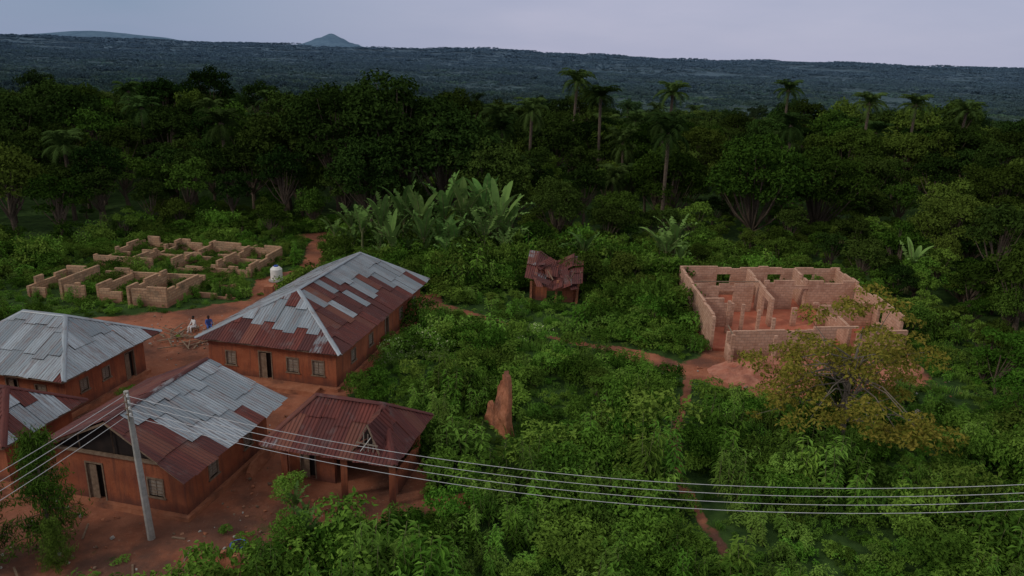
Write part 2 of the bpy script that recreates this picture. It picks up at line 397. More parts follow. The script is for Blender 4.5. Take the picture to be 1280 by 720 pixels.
lowf=mth(nt,'MULTIPLY',ramp(nt,s.outputs[1],33,27),ramp(nt,nz(nt,pos,.5,5,.6),.3,.55)); so=mixc(nt,mth(nt,'MULTIPLY',lowf,.75),so,(.10,.056,.045))
k=mth(nt,'ADD',a.outputs['Fac'],mth(nt,'MULTIPLY',mth(nt,'SUBTRACT',nz(nt,pos,1.6,6,.7),.5),1.3)); k=ramp(nt,k,.38,.62)
c=painted_haze(nt,mixc(nt,k,green,so),(.075,.125,.19))  # distance haziness painted in, darker here to match the self-shaded canopy
b=N(nt,"ShaderNodeBsdfPrincipled"); nt.links.new(c,b.inputs['Base Color']); setv(b,Roughness=.95); b.inputs['Specular IOR Level'].default_value=.1
bp=N(nt,"ShaderNodeBump"); bp.inputs['Strength'].default_value=.6; bp.inputs['Distance'].default_value=.08
nt.links.new(nz(nt,pos,5,7,.7),bp.inputs['Height']); nt.links.new(bp.outputs[0],b.inputs['Normal']); nt.links.new(b.outputs[0],out.inputs[0])
me.materials.append(m); link(bpy.data.objects.new("ground",me)); M_ground=m
m,nt,out=newmat("haze_painted_hill"); b=N(nt,"ShaderNodeBsdfDiffuse"); g=N(nt,"ShaderNodeNewGeometry")
nt.links.new(mixc(nt,ramp(nt,nz(nt,g.outputs['Position'],.012,7,.7),.3,.7),(.075,.13,.21),(.125,.20,.29)),b.inputs[0]); nt.links.new(b.outputs[0],out.inputs[0]); M_hill=m  # far haziness painted into the hills as a bluish base colour
def hill(name,cx,cy,rx,ry,h,p,base,off,core=1.55):
    V=[];Fc=[];n=80
    for j in range(n):
        for i in range(n):
            u=i/(n-1)*2-1;v=j/(n-1)*2-1; r=math.hypot(u*2.6,v*2.6)
            r*=1+.22*noise.noise(Vector((u*3+off,v*3,4)))
            z=base-30+h*(.80*math.exp(-(r*core)**p)+.30*math.exp(-(r*.8)**2))+h*.10*noise.noise(Vector((u*6+off,v*6,off)))+h*.06*noise.noise(Vector((u*17+off,v*17,off)))
            z-=60*smooth(.7,1.0,max(abs(u),abs(v)))
            V.append((cx+u*rx,cy+v*ry,z))
    for j in range(n-1):
        for i in range(n-1): Fc.append((j*n+i,j*n+i+1,(j+1)*n+i+1,(j+1)*n+i))
    me=bpy.data.meshes.new(name); me.from_pydata(V,[],Fc); me.polygons.foreach_set("use_smooth",[True]*len(Fc)); me.materials.append(M_hill); link(bpy.data.objects.new(name,me))
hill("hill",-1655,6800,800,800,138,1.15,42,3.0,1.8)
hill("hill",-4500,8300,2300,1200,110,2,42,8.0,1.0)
# ------------------------------------------------------------ houses
def clip(poly,axis_,val,keep_gt):
    o=[]
    for i in range(len(poly)):
        p,q=poly[i-1],poly[i]; a=(p[axis_]-val)*(1 if keep_gt else -1); b_=(q[axis_]-val)*(1 if keep_gt else -1)
        if (a>=0)!=(b_>=0):
            t=a/(a-b_); o.append((p[0]+(q[0]-p[0])*t,p[1]+(q[1]-p[1])*t))
        if b_>=0: o.append(q)
    return o
def roofface(mb,pts,tonef,cw=.82,rl=2.1,missing=0,sag=0):
    P=[Vector(p) for p in pts]; d=(P[1]-P[0]).normalized(); n=d.cross(P[2]-P[0]).normalized(); u=n.cross(d).normalized()
    if n.z<0: n=-n
    L=[((p-P[0]).dot(d),(p-P[0]).dot(u)) for p in P]
    amin=min(l[0] for l in L); amax=max(l[0] for l in L); bmax=max(l[1] for l in L)
    off=R_.uniform(0,9)
    a=amin
    while a<amax:
        b_=0; first=R_.uniform(.6,1)*rl
        while b_<bmax:
            bl=first if b_==0 else rl
            c=clip(clip(clip(clip(L,0,a,True),0,a+cw,False),1,b_,True),1,b_+bl,False)
            if len(c)>=3 and R_.random()>missing:
                l0=R_.uniform(0,.012); tl=R_.uniform(-.025,.025)
                pp=[];uv=[]
                for (ca,cb) in c:
                    lift=l0+.04*(1-(cb-b_)/bl)+tl*(ca-a)/cw
                    drop=-R_.uniform(0,.12) if (b_==0 and cb<.01) else 0
                    q=P[0]+d*ca+u*(cb+drop)+n*lift-Vector((0,0,sag*math.sin(math.pi*min(1,max(0,(ca-amin)/(amax-amin))))))
                    pp.append(q); uv.append((ca+off,cb))
                ca=sum(q[0] for q in c)/len(c); cb=sum(q[1] for q in c)/len(c)
                mb.face(pp,M_roof,uv,tonef((ca-amin)/(amax-amin),cb/bmax))
            b_+=bl
        a+=cw
def bar(mb,a,b,w,h,m):
    a,b=Vector(a),Vector(b); d=(b-a); s=Vector((-d.y,d.x,0)).normalized()*w
    mb.box(a-s/2,d,s,(0,0,h),m)
def wallrun(mb,p0,p1,h,t,m,ops=(),z0=0,inward=1):
    p0=Vector((*p0,z0));p1=Vector((*p1,z0)); d=(p1-p0).normalized(); L=(p1-p0).length; nn=Vector((-d.y,d.x,0))*t*inward
    s=0
    for (a,b,za,zb,kind) in sorted(ops):
        if a>s: mb.box(p0+d*s,d*(a-s),nn,(0,0,h),m)
        if za>0: mb.box(p0+d*a,d*(b-a),nn,(0,0,za),m)
        if zb<h: mb.box(p0+d*a+Vector((0,0,zb)),d*(b-a),nn,(0,0,h-zb),m)
        if kind!='open':
            f=M_wood; o=p0+d*a-nn.normalized()*.03
            mb.box(o+Vector((0,0,za+.002)),d*.07,nn*.6,(0,0,zb-za-.004),f); mb.box(o+d*(b-a-.07)+Vector((0,0,za+.002)),d*.07,nn*.6,(0,0,zb-za-.004),f)
            mb.box(o+d*.07+Vector((0,0,zb-.08)),d*(b-a-.14),nn*.6,(0,0,.078),f)
            if kind=='win':
                mb.box(o+d*(-.06)+Vector((0,0,za-.07))-nn*.2,d*(b-a+.12),nn*.8,(0,0,.07),f)
                mid=(b-a)/2
                mb.box(o+d*.07+nn*.35+Vector((0,0,za+.02)),d*(mid-.09),nn.normalized()*.03,(0,0,zb-za-.11),M_door)
                mb.box(o+d*(mid+.02)+nn*.35+Vector((0,0,za+.02)),d*(mid-.09),nn.normalized()*.03,(0,0,zb-za-.11),M_door)
                for k in range(5): 
                    zz=za+.1+(zb-za-.3)*k/4; mb.box(o+d*.1+nn*.30+Vector((0,0,zz)),d*(b-a-.2),nn.normalized()*.02,(0,0,.03),M_wood)
            elif kind=='door':
                mb.box(o+d*.07+nn*.35+Vector((0,0,.02)),d*(b-a-.14)*.55,nn.normalized()*.04,(0,0,zb-za-.11),M_wood)
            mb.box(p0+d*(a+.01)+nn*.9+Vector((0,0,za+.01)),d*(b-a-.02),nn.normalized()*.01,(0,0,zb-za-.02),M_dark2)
        s=b
    if s<L: mb.box(p0+d*s,d*(L-s),nn,(0,0,h),m)
class Frame:
    def __init__(s,P,e): s.P=Vector(P); s.e=Vector(e).normalized(); s.w=Vector((-s.e.y,s.e.x))
    def p(s,e,w,z=None):
        q=s.P+s.e*e+s.w*w
        return (q.x,q.y) if z is None else (q.x,q.y,z)
FOOT=[]
def foot(F,e0,e1,w0,w1): FOOT.append([F.p(e0,w0),F.p(e1,w0),F.p(e1,w1),F.p(e0,w1)])
def walls4(par,F,e0,e1,w0,w1,h,front=(),right=(),back=(),left=(),m=M_mud,t=.25):
    mb=MB()
    wallrun(mb,F.p(e0,w1),F.p(e0,w0),h,t,m,front)
    wallrun(mb,F.p(e0+t,w0),F.p(e1,w0),h,t,m,right)
    wallrun(mb,F.p(e1,w0+t),F.p(e1,w1),h,t,m,back)
    wallrun(mb,F.p(e1-t,w1),F.p(e0+t,w1),h,t,m,left)
    o=mb.obj("walls",par)
    pb=MB(); pb.box(F.p(e0-.25,w1+.2,-.3),Vector(F.p(e1+.2,w1+.2,0))-Vector(F.p(e0-.25,w1+.2,0)),Vector(F.p(e0-.25,w0-.2,0))-Vector(F.p(e0-.25,w1+.2,0)),(0,0,.5),M_mudd); pb.obj("plinth",par)
    fb=MB(); fb.box(F.p(e0+t,w1-t,.25),Vector(F.p(e1-t,w1-t,0))-Vector(F.p(e0+t,w1-t,0)),Vector(F.p(e0+t,w0+t,0))-Vector(F.p(e0+t,w1-t,0)),(0,0,.03),M_dark2); fb.obj("floor",par)
    foot(F,e0-.5,e1+.4,w0-.4,w1+.4); return o
def caps(par,lines,tone=1):
    mb=MB()
    for a,b in lines:
        a,b=Vector(a),Vector(b); d=b-a; s=Vector((-d.y,d.x,0)).normalized()*.17; up=Vector((0,0,.07)); dn=Vector((0,0,-.03))
        mb.face([a-s+dn,b-s+dn,b+up,a+up],M_roof,[(0,0),(0,d.length),(.1,d.length),(.1,0)],tone); mb.face([a+up,b+up,b+s+dn,a+s+dn],M_roof,[(.1,0),(.1,d.length),(0,d.length),(0,0)],tone)
    mb.obj("ridge_caps",par)
def hiproof(par,F,e0,e1,w0,w1,ze,zr,r0,r1,along,tones,sag=.0,capt=1,missing=0):
    A,B,C,D=F.p(e0,w0,ze),F.p(e1,w0,ze),F.p(e1,w1,ze),F.p(e0,w1,ze)
    mb=MB()
    if along=='e':
        wm=(w0+w1)/2; R0=F.p(r0,wm,zr);R1=F.p(r1,wm,zr)
        roofface(mb,[A,B,R1,R0],tones['right'],sag=sag,missing=missing); roofface(mb,[C,D,R0,R1],tones['left'])
        roofface(mb,[D,A,R0],tones['front']); roofface(mb,[B,C,R1],tones['back'])
        ls=[(R0,R1),(D,R0),(A,R0),(B,R1),(C,R1)]
    else:
        em=(e0+e1)/2; R0=F.p(em,r0,zr);R1=F.p(em,r1,zr)
        roofface(mb,[A,B,R0],tones['right']); roofface(mb,[C,D,R1],tones['left'])
        roofface(mb,[D,A,R0,R1],tones['front'],sag=sag,missing=missing); roofface(mb,[B,C,R1,R0],tones['back'])
        ls=[(R0,R1),(A,R0),(B,R0),(D,R1),(C,R1)]
    mb.obj("roof",par); caps(par,ls,capt)
    rb=MB()
    for a,b in ((A,B),(B,C),(C,D),(D,A)):
        a=Vector(a)-Vector((0,0,.14)); b=Vector(b)-Vector((0,0,.14)); c=Vector(F.p((e0+e1)/2,(w0+w1)/2,ze)); 
        a+=(c-a)*.015; b+=(c-b)*.015; bar(rb,a,b,.06,.12,M_wood)
    rb.obj("fascia",par)
# A
FA=Frame((-11.1,43.6),(.207,.978)); par=empty("tin_roof_long_house",(0,0,0))
walls4(par,FA,0,16.2,0,9.1,2.75,front=[(1.2,2.0,.9,1.9,'win'),(3.6,4.6,.1,2.15,'door'),(5.6,6.5,.9,1.95,'win'),(7.4,8.3,.9,1.95,'win')],right=[(2,2.8,1,1.9,'win'),(5,5.8,1,1.9,'win'),(8,8.8,.1,2.1,'door'),(11,11.8,1,1.9,'win'),(14,14.8,1,1.9,'win')])
def tA_r(u,v):
    if v>.7: return (.95 if u>.5 or R_.random()<.3 else .1)
    if u<.13: return .1
    if .3<u<.75 and .35<v<.72: return .95 if R_.random()<.42 else .1
    if u>.75: return .85 if v>.3 or R_.random()<.5 else .2
    return .0 if R_.random()<.9 else .7
def tA_f(u,v): return .95 if .3<v<.8 and .2<u<.78 else (.0 if R_.random()<.85 else .5)
hiproof(par,FA,-.55,16.9,-.6,9.7,2.75,5.25,4.0,14.4,'e',dict(right=tA_r,front=tA_f,left=lambda u,v:.6,back=lambda u,v:.3),sag=.05)
pl=MB(); pl.box(FA.p(-1.1,7.5,-.2),Vector(FA.p(-1.1,1.0,0))-Vector(FA.p(-1.1,7.5,0)),Vector(FA.p(-.27,7.5,0))-Vector(FA.p(-1.1,7.5,0)),(0,0,.4),M_mudd,jit=.04); pl.obj("front_step",par)
# B
FB=Frame((-25.1,37.9),(.2,.98)); par=empty("hip_roof_house")
walls4(par,FB,.8,7.5,.7,8.8,2.7,front=[(1,1.8,.9,1.9,'win'),(4,4.9,.1,2.1,'door'),(6,6.8,.9,1.9,'win')],right=[(.8,1.5,1.1,1.9,'win'),(2.6,3.3,1.1,1.9,'win'),(4.6,5.5,.1,2.1,'door')])
tg=lambda u,v:.98 if v>.12 or R_.random()<.4 else .1
hiproof(par,FB,-.1,8.4,-.1,9.5,2.75,4.95,3.2,6.2,'w',dict(right=tg,front=tg,left=tg,back=tg))
# C
FC=Frame((-14.0,28.0),(.215,.977)); par=empty("gable_roof_house")
walls4(par,FC,1.3,8.3,1.0,7.9,2.75,front=[(1.6,2.6,.1,2.2,'door'),(4.9,5.8,.9,1.9,'win')],right=[(1.5,2.3,1,1.9,'win'),(4.5,5.3,1,1.9,'win')])
mb=MB(); zr=4.75; rw=4.45
def tC(u,v): 
    if u<.27 and v<.75: return .0
    if u<.18: return 0
    if v<.16: return .1 if R_.random()<.5 else .8
    return .98
A=FC.p(0,0,2.75);B=FC.p(8.9,0,2.75);R0=FC.p(.8,rw,zr);R1=FC.p(8.5,rw,zr);C=FC.p(8.9,8.7,2.75);D=FC.p(.5,8.7,2.75)
roofface(mb,[A,B,R1,R0],tC,sag=.03); roofface(mb,[C,D,R0,R1],lambda u,v:.2); mb.obj("roof",par); caps(par,[(R0,R1)],.4)
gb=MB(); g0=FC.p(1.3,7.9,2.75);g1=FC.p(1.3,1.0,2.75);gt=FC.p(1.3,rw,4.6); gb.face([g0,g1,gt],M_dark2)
h0=FC.p(8.2,7.9,2.75);h1=FC.p(8.2,1.0,2.75);ht=FC.p(8.2,rw,4.6); gb.face([h1,h0,ht],M_mud)
bar(gb,FC.p(.75,8.5,2.68),FC.p(.85,rw,4.58),.05,.12,M_wood); bar(gb,FC.p(.85,rw,4.58),FC.p(.15,.1,2.68),.05,.12,M_wood)
bar(gb,FC.p(1.1,8.0,2.78),FC.p(1.1,.9,2.78),.12,.14,M_wood)
for w in (2.5,4.45,6.3): bar(gb,FC.p(1.2,w,2.8),FC.p(1.2,w+.06,2.8+ (1.65 if w==4.45 else .8)),.08,.08,M_wood)
gb.obj("gable",par)
# D
FD=Frame((-5.2,30.4),(.22,.975)); par=empty("rusty_roof_pavilion")
tr=lambda u,v:.0 if R_.random()<.95 else .35
hiproof(par,FD,-.0,5.4,0,7.0,2.6,4.3,1.7,5.3,'w',dict(right=tr,front=tr,left=tr,back=tr),sag=.1,capt=0.0)
mb=MB()
wallrun(mb,FD.p(4.9,.5),FD.p(4.9,6.4),2.45,.25,M_mud,[(1,1.9,.9,1.9,'open')]); wallrun(mb,FD.p(1.6,6.4),FD.p(1.6,3.9),2.45,.25,M_mud,[(.6,1.5,.1,2.1,'door')])
wallrun(mb,FD.p(4.9,6.4),FD.p(1.85,6.4),2.45,.25,M_mud); wallrun(mb,FD.p(1.6,.5),FD.p(4.9,.5),1.0,.25,M_mud)
mb.obj("walls",par)
mb=MB()
for e,w in ((.5,.5),(.5,3.0),(.5,6.2)): mb.box(FD.p(e,w,-.1),(.3,.04,0),(-.04,.3,0),(0,0,2.68),M_mud,jit=.02)
bar(mb,FD.p(.6,.2,2.46),FD.p(.6,6.8,2.46),.12,.12,M_wood)
mb.obj("posts",par)
mb=MB()
def gp(e,w,z): return FD.p(e,w,z)
a0,a1,tp=gp(.35,.9,2.75),gp(.35,2.3,2.75),gp(.6,1.6,4.1)
bk=gp(2.4,1.6,4.25)
for a,b in ((a0,tp),(a1,tp)): bar(mb,a,b,.07,.09,M_wood)
roofface(mb,[a1,gp(1.7,2.45,3.35),bk,tp],lambda u,v:0,cw=.5); roofface(mb,[gp(1.7,.75,3.35),a0,tp,bk],lambda u,v:0,cw=.5)
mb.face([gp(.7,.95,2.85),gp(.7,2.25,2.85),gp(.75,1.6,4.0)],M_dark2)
for w,h in ((1.25,.45),(1.5,.85),(1.72,.9)): bar(mb,gp(.42,w,2.85),gp(.5,w+.03,2.85+h),.05,.05,M_door)
bar(mb,gp(.4,1.0,3.2),gp(.4,2.1,3.25),.04,.06,M_door); bar(mb,gp(.4,1.9,2.8),gp(.4,1.35,3.6),.04,.05,M_white)
mb.obj("gablet",par); foot(FD,.8,5.2,.2,6.7)
# O
FO=Frame((-23.9,31.0),(.2,.98)); par=empty("rusty_hip_roof_house")
walls4(par,FO,.6,4.8,.6,8,2.5,front=[(2,2.9,.1,2.1,'door'),(5,5.8,.9,1.8,'win')],right=[(1.5,2.3,.9,1.8,'win')])
tr2=lambda u,v:.0 if R_.random()<.8 else .8
hiproof(par,FO,0,5.4,0,8.6,2.5,4.2,2.2,6.4,'w',dict(right=tr2,front=tr2,left=tr2,back=tr2),capt=.3)
# ------------------------------------------------------------ unfinished block buildings
def rag(mb,F,a,b,h,t,m,step=.45,drop=.35,ops=()):
    a=Vector(F.p(*a));b=Vector(F.p(*b)); L=(b-a).length; d=(b-a)/L; n=Vector((-d.y,d.x))*t; s=0; hh=h
    while s<L-.02:
        l=min(R_.choice((.45,.9,1.35,1.8)),L-s); hh=h-R_.choice((0,0,0,.23,.23,.46))*drop/.35
        mid=s+l/2; skip=False
        for (o0,o1,z0,z1) in ops:
            if o0<=mid<=o1:
                skip=True
                if z0>0: mb.box((*(a+d*s),-.1),(d*l).to_3d(),n.to_3d(),(0,0,z0+.1),m)
                if z1<hh: mb.box((*(a+d*s),z1),(d*l).to_3d(),n.to_3d(),(0,0,hh-z1),m)
        if not skip: mb.box((*(a+d*s),-.1),(d*l).to_3d(),n.to_3d(),(0,0,hh+.1),m)
        s+=l
FF=Frame((15.2,52.6),(.03,1.0)); FF.w=Vector((1,.06)).normalized()
par=empty("unfinished_block_building"); mb=MB(); T=.23
Hh=2.85
rag(mb,FF,(0,.0),(13.8,0),Hh,-T,M_block,drop=.08)
rag(mb,FF,(13.8,.0),(14.6,15.6),Hh,T,M_block,drop=.18,ops=[(3.2,4.4,.9,2.1),(8.5,9.9,.9,2.1),(12.5,13.6,.9,2.1)])
rag(mb,FF,(0.6,15.2),(14.6,15.4),Hh,T,M_block,drop=.2,ops=[(3,4.4,.9,2.1),(9,10.4,.9,2.1)])
rag(mb,FF,(-1.3,.9),(-.9,7.6),Hh-.7,T,M_block,drop=.08)
rag(mb,FF,(-.9,7.6),(-.3,15.2),Hh-.5,T,M_block,drop=.3,ops=[(2.2,3.4,.0,2.2)])
rag(mb,FF,(-1.1,.9),(-2.9,.7),Hh-1.7,T,M_block,drop=.2)
rag(mb,FF,(4.8,.3),(5.0,3.0),Hh-.2,T,M_block); rag(mb,FF,(8.6,.3),(8.8,5.6),Hh-.1,T,M_block,ops=[(2.5,3.7,0,2.1)])
rag(mb,FF,(5.0,6.3),(13.6,6.5),Hh-.1,T,M_block,ops=[(1.0,2.2,0,2.1),(5,6.2,0,2.1)],drop=.2)
rag(mb,FF,(5.2,8.0),(5.5,15.0),Hh-.6,T,M_block,ops=[(1,2.2,0,2.1)]); rag(mb,FF,(9.6,6.8),(9.8,15.2),Hh,T,M_block,ops=[(3,4.2,0,2.1)])
rag(mb,FF,(.2,11.0),(5.2,11.2),Hh-.9,T,M_block); rag(mb,FF,(9.8,10.8),(13.8,11),Hh,T,M_block)
for e,w,h in ((-2.9,.8,2.4),(-2.7,4.0,2.3),(3.4,2.0,2.9),(3.5,3.2,2.6),(3.0,4.4,2.3),(-.6,4.4,2.9)):
    x,y=FF.p(e,w); mb.box((x,y,-.1),(.25,0,0),(0,.25,0),(0,0,h+.1),M_block)
mb.obj("block_walls",par)
mb=MB(); 
mb.box(FF.p(.1,.3,-.2),Vector(FF.p(.1,15.0,0))-Vector(FF.p(.1,.3,0)),Vector(FF.p(13.7,.3,0))-Vector(FF.p(.1,.3,0)),(0,0,.38),simplemat("laterite_fill",(.38,.10,.06),(.47,.17,.105),scale=1.2,bump=.8,bscale=5,dark=(.25,.08,.05)))
mb.obj("floor_fill",par)
mb=MB(); bar(mb,FF.p(-2.8,.9,2.3),FF.p(-1.1,.9,2.5),.1,.06,M_wood); bar(mb,FF.p(8.7,0.2,2.9),FF.p(8.9,6,2.9),.1,.06,M_wood); mb.obj("planks",par)
FOOT.append([FF.p(-1.6,-.3),FF.p(14.9,-.3),FF.p(14.9,16),FF.p(-1.6,16)])
# E
FE=Frame((-41.2,59.8),(.13,.99)); FE.w=Vector((.995,-.06)).normalized()
par=empty("unfinished_block_foundation"); mb=MB(); m=M_block2
h=1.55
for w,e0 in ((0,0),(3.1,-.2),(6.2,0),(9.4,-.8),(12.6,-.8)): rag(mb,FE,(e0,w),(4.6,w+.1),h+R_.uniform(-.1,.3),.23,m,drop=.45)
rag(mb,FE,(4.6,0),(4.8,12.8),h,.23,m,drop=.5); rag(mb,FE,(-.2,3.3),(-.1,5.0),h,.23,m); rag(mb,FE,(-.8,9.6),(-.8,12.6),h+.2,.23,m); rag(mb,FE,(0,.2),(0,1.4),h-.2,.23,m)
rag(mb,FE,(-.1,6.3),(-.1,8.2),h-.4,.23,m)
for w in (-.8,3.2,7.0,11.5): rag(mb,FE,(9.6,w),(17.4,w+.2),1.25,.23,m,drop=.45)
rag(mb,FE,(17.4,-.8),(15.6,15.0),1.35,.23,m,drop=.5); rag(mb,FE,(9.6,-.8),(9.4,5.0),1.2,.23,m); rag(mb,FE,(13.2,-.6),(12.6,14.6),1.0,.23,m,drop=.5)
rag(mb,FE,(9.3,7.5),(8.6,15.2),1.0,.23,m,drop=.45); rag(mb,FE,(8.6,15.2),(15.6,15.2),1.3,.23,m,drop=.4)
rag(mb,FE,(5.2,13.0),(8.4,13.2),.6,.23,m); rag(mb,FE,(5.6,10.2),(5.2,16.0),.45,.23,m,drop=.2); rag(mb,FE,(2.4,13.3),(2.2,16.8),.4,.23,m,drop=.2)
mb.obj("block_walls",par)
par=empty("mud_brick_pillar"); mb=MB()
for k in range(7): mb.box((-20.6+R_.uniform(-.03,.03),58.3,.32*k-.1),(.95-.04*k,0,0),(0,.6,0),(0,0,.33),M_mudd,jit=.025)
mb.obj("pillar_courses",par)
par=empty("water_tank"); mb=MB()
c=(-22.3,66.9)
mb.tube([(c[0],c[1],.0),(c[0],c[1],.12)],[.75,.75],M_conc,20)
mb.tube([(c[0],c[1],.1),(c[0],c[1],.2),(c[0],c[1],1.15),(c[0],c[1],1.35),(c[0],c[1],1.4)],[.5,.55,.55,.35,.2],M_white,20)
mb.tube([(c[0],c[1],1.38),(c[0],c[1],1.5)],[.22,.2],M_blue,14)
mb.obj("tank_body",par)
# G collapsed shed
FG=Frame((5.7,63.0),(.1,.99)); par=empty("collapsed_tin_shed"); mb=MB()
for e,w,h in ((0,0,2.3),(0,4.1,1.9),(3.4,0,2.9),(3.4,4.1,3.1),(0,1.9,2.1)): mb.box(FG.p(e,w,-.1),(.2,0,.0),(0,.2,0),(R_.uniform(-.2,.2),0,h),M_mudd)
wallrun(mb,FG.p(3.4,.1),FG.p(3.4,4.1),2.4,.2,M_mud); wallrun(mb,FG.p(.2,4.0),FG.p(.2,2.6),1.3,.2,M_mud); wallrun(mb,FG.p(.2,1.2),FG.p(.2,.2),1.9,.2,M_mud)
wallrun(mb,FG.p(.4,.0),FG.p(3.3,.0),1.8,.2,M_mud)
mb.obj("posts_and_walls",par); mb=MB()
rt=lambda u,v:.0 if R_.random()<.85 else .4
ws=[-.5,.4,1.2,2.0,2.8,3.6,4.6]; zf=[2.3,2.15,1.75,1.35,1.6,2.05,2.2]; zm=[2.95,2.8,2.3,1.85,2.2,2.75,2.9]; zb=[3.3,3.45,3.0,2.7,3.05,3.6,3.4]
for i in range(6):
    j=R_.uniform(-.4,.3); j2=R_.uniform(-.15,.15)
    roofface(mb,[FG.p(-.7+j,ws[i+1],zf[i+1]+j2),FG.p(-.7+j,ws[i]-.05,zf[i]+j2),FG.p(1.8,ws[i]-.05,zm[i]+j2*.3),FG.p(1.8,ws[i+1],zm[i+1]+j2*.3)],rt,cw=.85,rl=3)
    roofface(mb,[FG.p(1.7,ws[i+1],zm[i+1]+.12-j2),FG.p(1.7,ws[i]-.05,zm[i]+.1-j2),FG.p(4.2-j,ws[i]-.05,zb[i]),FG.p(4.2-j,ws[i+1],zb[i+1])],rt,cw=.85,rl=3)
for i in range(9):
    e=R_.uniform(-.8,2.6); w=R_.uniform(.3,3.6); base=2.0+.38*e-.5*math.exp(-((w-2.0)/.9)**2)+R_.uniform(.12,.35)
    ang=R_.gauss(0,.5); l=R_.uniform(1.3,2.2); wd=R_.uniform(.55,.8); pe=R_.gauss(.3,.2); pw=R_.gauss(0,.3)
    ce,se=math.cos(ang),math.sin(ang)
    def q(a,b): 
        ee=e+a*ce-b*se; ww=w+a*se+b*ce; return FG.p(ee,ww,max(.15,base+pe*a+pw*b))
    roofface(mb,[q(-l/2,-wd/2),q(-l/2,wd/2),q(l/2,wd/2),q(l/2,-wd/2)],rt,cw=1,rl=3)
for i in range(7): 
    e,w=R_.uniform(-1,3),R_.uniform(-.3,4); bar(mb,FG.p(e,w,R_.uniform(1.2,2.0)),FG.p(e+R_.uniform(-1,1),w+R_.uniform(-1.2,1.2),R_.uniform(1.8,3.2)),.08,.08,M_wood)
mb.obj("collapsed_roof",par); foot(FG,-.8,4.3,-.6,4.7)
# mud ruins
def mudruin(name,path,prof,t0=.5,t1=.16,res=14,rough=1.0):
    V=[];Fc=[];n=len(path); 
    P=[Vector(p) for p in path]
    for i,p in enumerate(P):
        d=(P[min(i+1,n-1)]-P[max(i-1,0)]).normalized(); s=Vector((-d.y,d.x)); h=prof[i]
        ring=[]
        for sg,ks in ((-1,range(res+1)),(1,range(res,-1,-1))):
            for k in ks:
                z=h*k/res; tt=(t0+(t1-t0)*k/res)/2*(1+.3*noise.noise(Vector((p.x*1.3,p.y*1.3,z*1.2+sg))))
                o=p+s*sg*(tt+rough*.12*noise.noise(Vector((p.x*3,p.y*3,z*2.4+5*sg)))); ring.append((o.x+.12*nse(z,p.x,1.1),o.y,z-.1))
        V+=ring
    m_=2*(res+1)
    for i in range(n-1):
        for k in range(m_-1): Fc.append((i*m_+k,i*m_+k+1,(i+1)*m_+k+1,(i+1)*m_+k))
    Fc.append(tuple(range(m_))); Fc.append(tuple((n-1)*m_+k for k in range(m_-1,-1,-1)))
    me=bpy.data.meshes.new(name); me.from_pydata(V,[],Fc); me.materials.append(M_mudd); me.update(); return link(bpy.data.objects.new(name,me))
def pathlin(a,b,n): return [(a[0]+(b[0]-a[0])*i/(n-1)+.05*nse(i,0,1.3),a[1]+(b[1]-a[1])*i/(n-1)+.05*nse(i,3,1.3)) for i in range(n)]
mudruin("ruined_mud_wall",pathlin((-1.15,40.2),(.14,38.0),22),[.9,1.3,1.5,1.55,1.45,1.3,1.2,1.3,1.6,2.3,2.9,3.1,3.3,3.45,3.8,3.85,4.1,4.15,4.0,3.9,3.3,1.8],t0=.5,t1=.24)
mudruin("ruined_mud_wall",pathlin((-12.2,26.3),(-10.2,26.1),9),[.5,.8,.9,.7,.75,.5,.4,.5,.3])
mudruin("ruined_mud_wall",pathlin((-9.3,26.3),(-7.9,26.0),9),[.6,1.1,1.2,1.0,.8,.7,.9,.6,.4])
mudruin("ruined_mud_wall",pathlin((-7.3,26.0),(-6.6,27.0),9),[.5,.8,1.2,1.3,1.1,.9,.8,.6,.3])
mudruin("ruined_mud_wall",pathlin((-13.2,33.2),(-12.2,38.0),14),[.3,.5,.6,.7,.6,.8,.7,.5,.5,.6,.5,.4,.3,.2],t0=.4)
def heap(name,c,rx,ry,h,mat):
    V=[];Fc=[];n=44
    for j in range(n):
        for i in range(n):
            u=i/(n-1)*2-1;v=j/(n-1)*2-1; r=math.hypot(u,v)
            z=h*max(0,1-r*r)*(.65+.7*noise.noise(Vector((u*2.2+c[0],v*2.2,1)))+.35*noise.noise(Vector((u*7,v*7,c[1]))))
            V.append((c[0]+u*rx,c[1]+v*ry,z-.12+.05*(r<1)))
    for j in range(n-1):
        for i in range(n-1): Fc.append((j*n+i,j*n+i+1,(j+1)*n+i+1,(j+1)*n+i))
    me=bpy.data.meshes.new(name); me.from_pydata(V,[],Fc); me.materials.append(mat); link(bpy.data.objects.new(name,me))
M_lat=simplemat("laterite_heap",(.35,.12,.08),(.45,.21,.15),scale=2,bump=1,bscale=9,dark=(.23,.09,.065))
heap("dirt_heap",(18.2,48.6),4.2,2.4,1.1,M_lat); heap("dirt_heap",(23.5,49.4),4.5,2.4,1.2,M_lat); heap("dirt_heap",(28.2,51.0),2.6,1.8,.8,M_lat)
heap("sand_heap",(26.0,42.5),2.2,1.0,.5,simplemat("pale_sand",(.45,.38,.33),(.55,.48,.42),bump=.5))
mb=MB()
for _ in range(1200):
    r=R_.random()
    if r<.25: x,y=R_.gauss(-24,2.6),R_.gauss(53,2)
    elif r<.7: x,y=R_.uniform(-26,-6),R_.uniform(24.5,40)
    else: x,y=R_.gauss(21,4.5),R_.gauss(47.8,1.5)
    if any(inpoly(x,y,P) for P in FOOT): continue
    s=R_.uniform(.04,.17); a=R_.uniform(0,3)
    mb.box((x,y,-.03),(s*math.cos(a),s*math.sin(a),0),(-s*.6*math.sin(a),s*.6*math.cos(a),.02),(0,0,s*.5),R_.choice((M_mudd,M_block2,M_mudd,M_conc,M_wood,M_wood)),jit=s*.15)
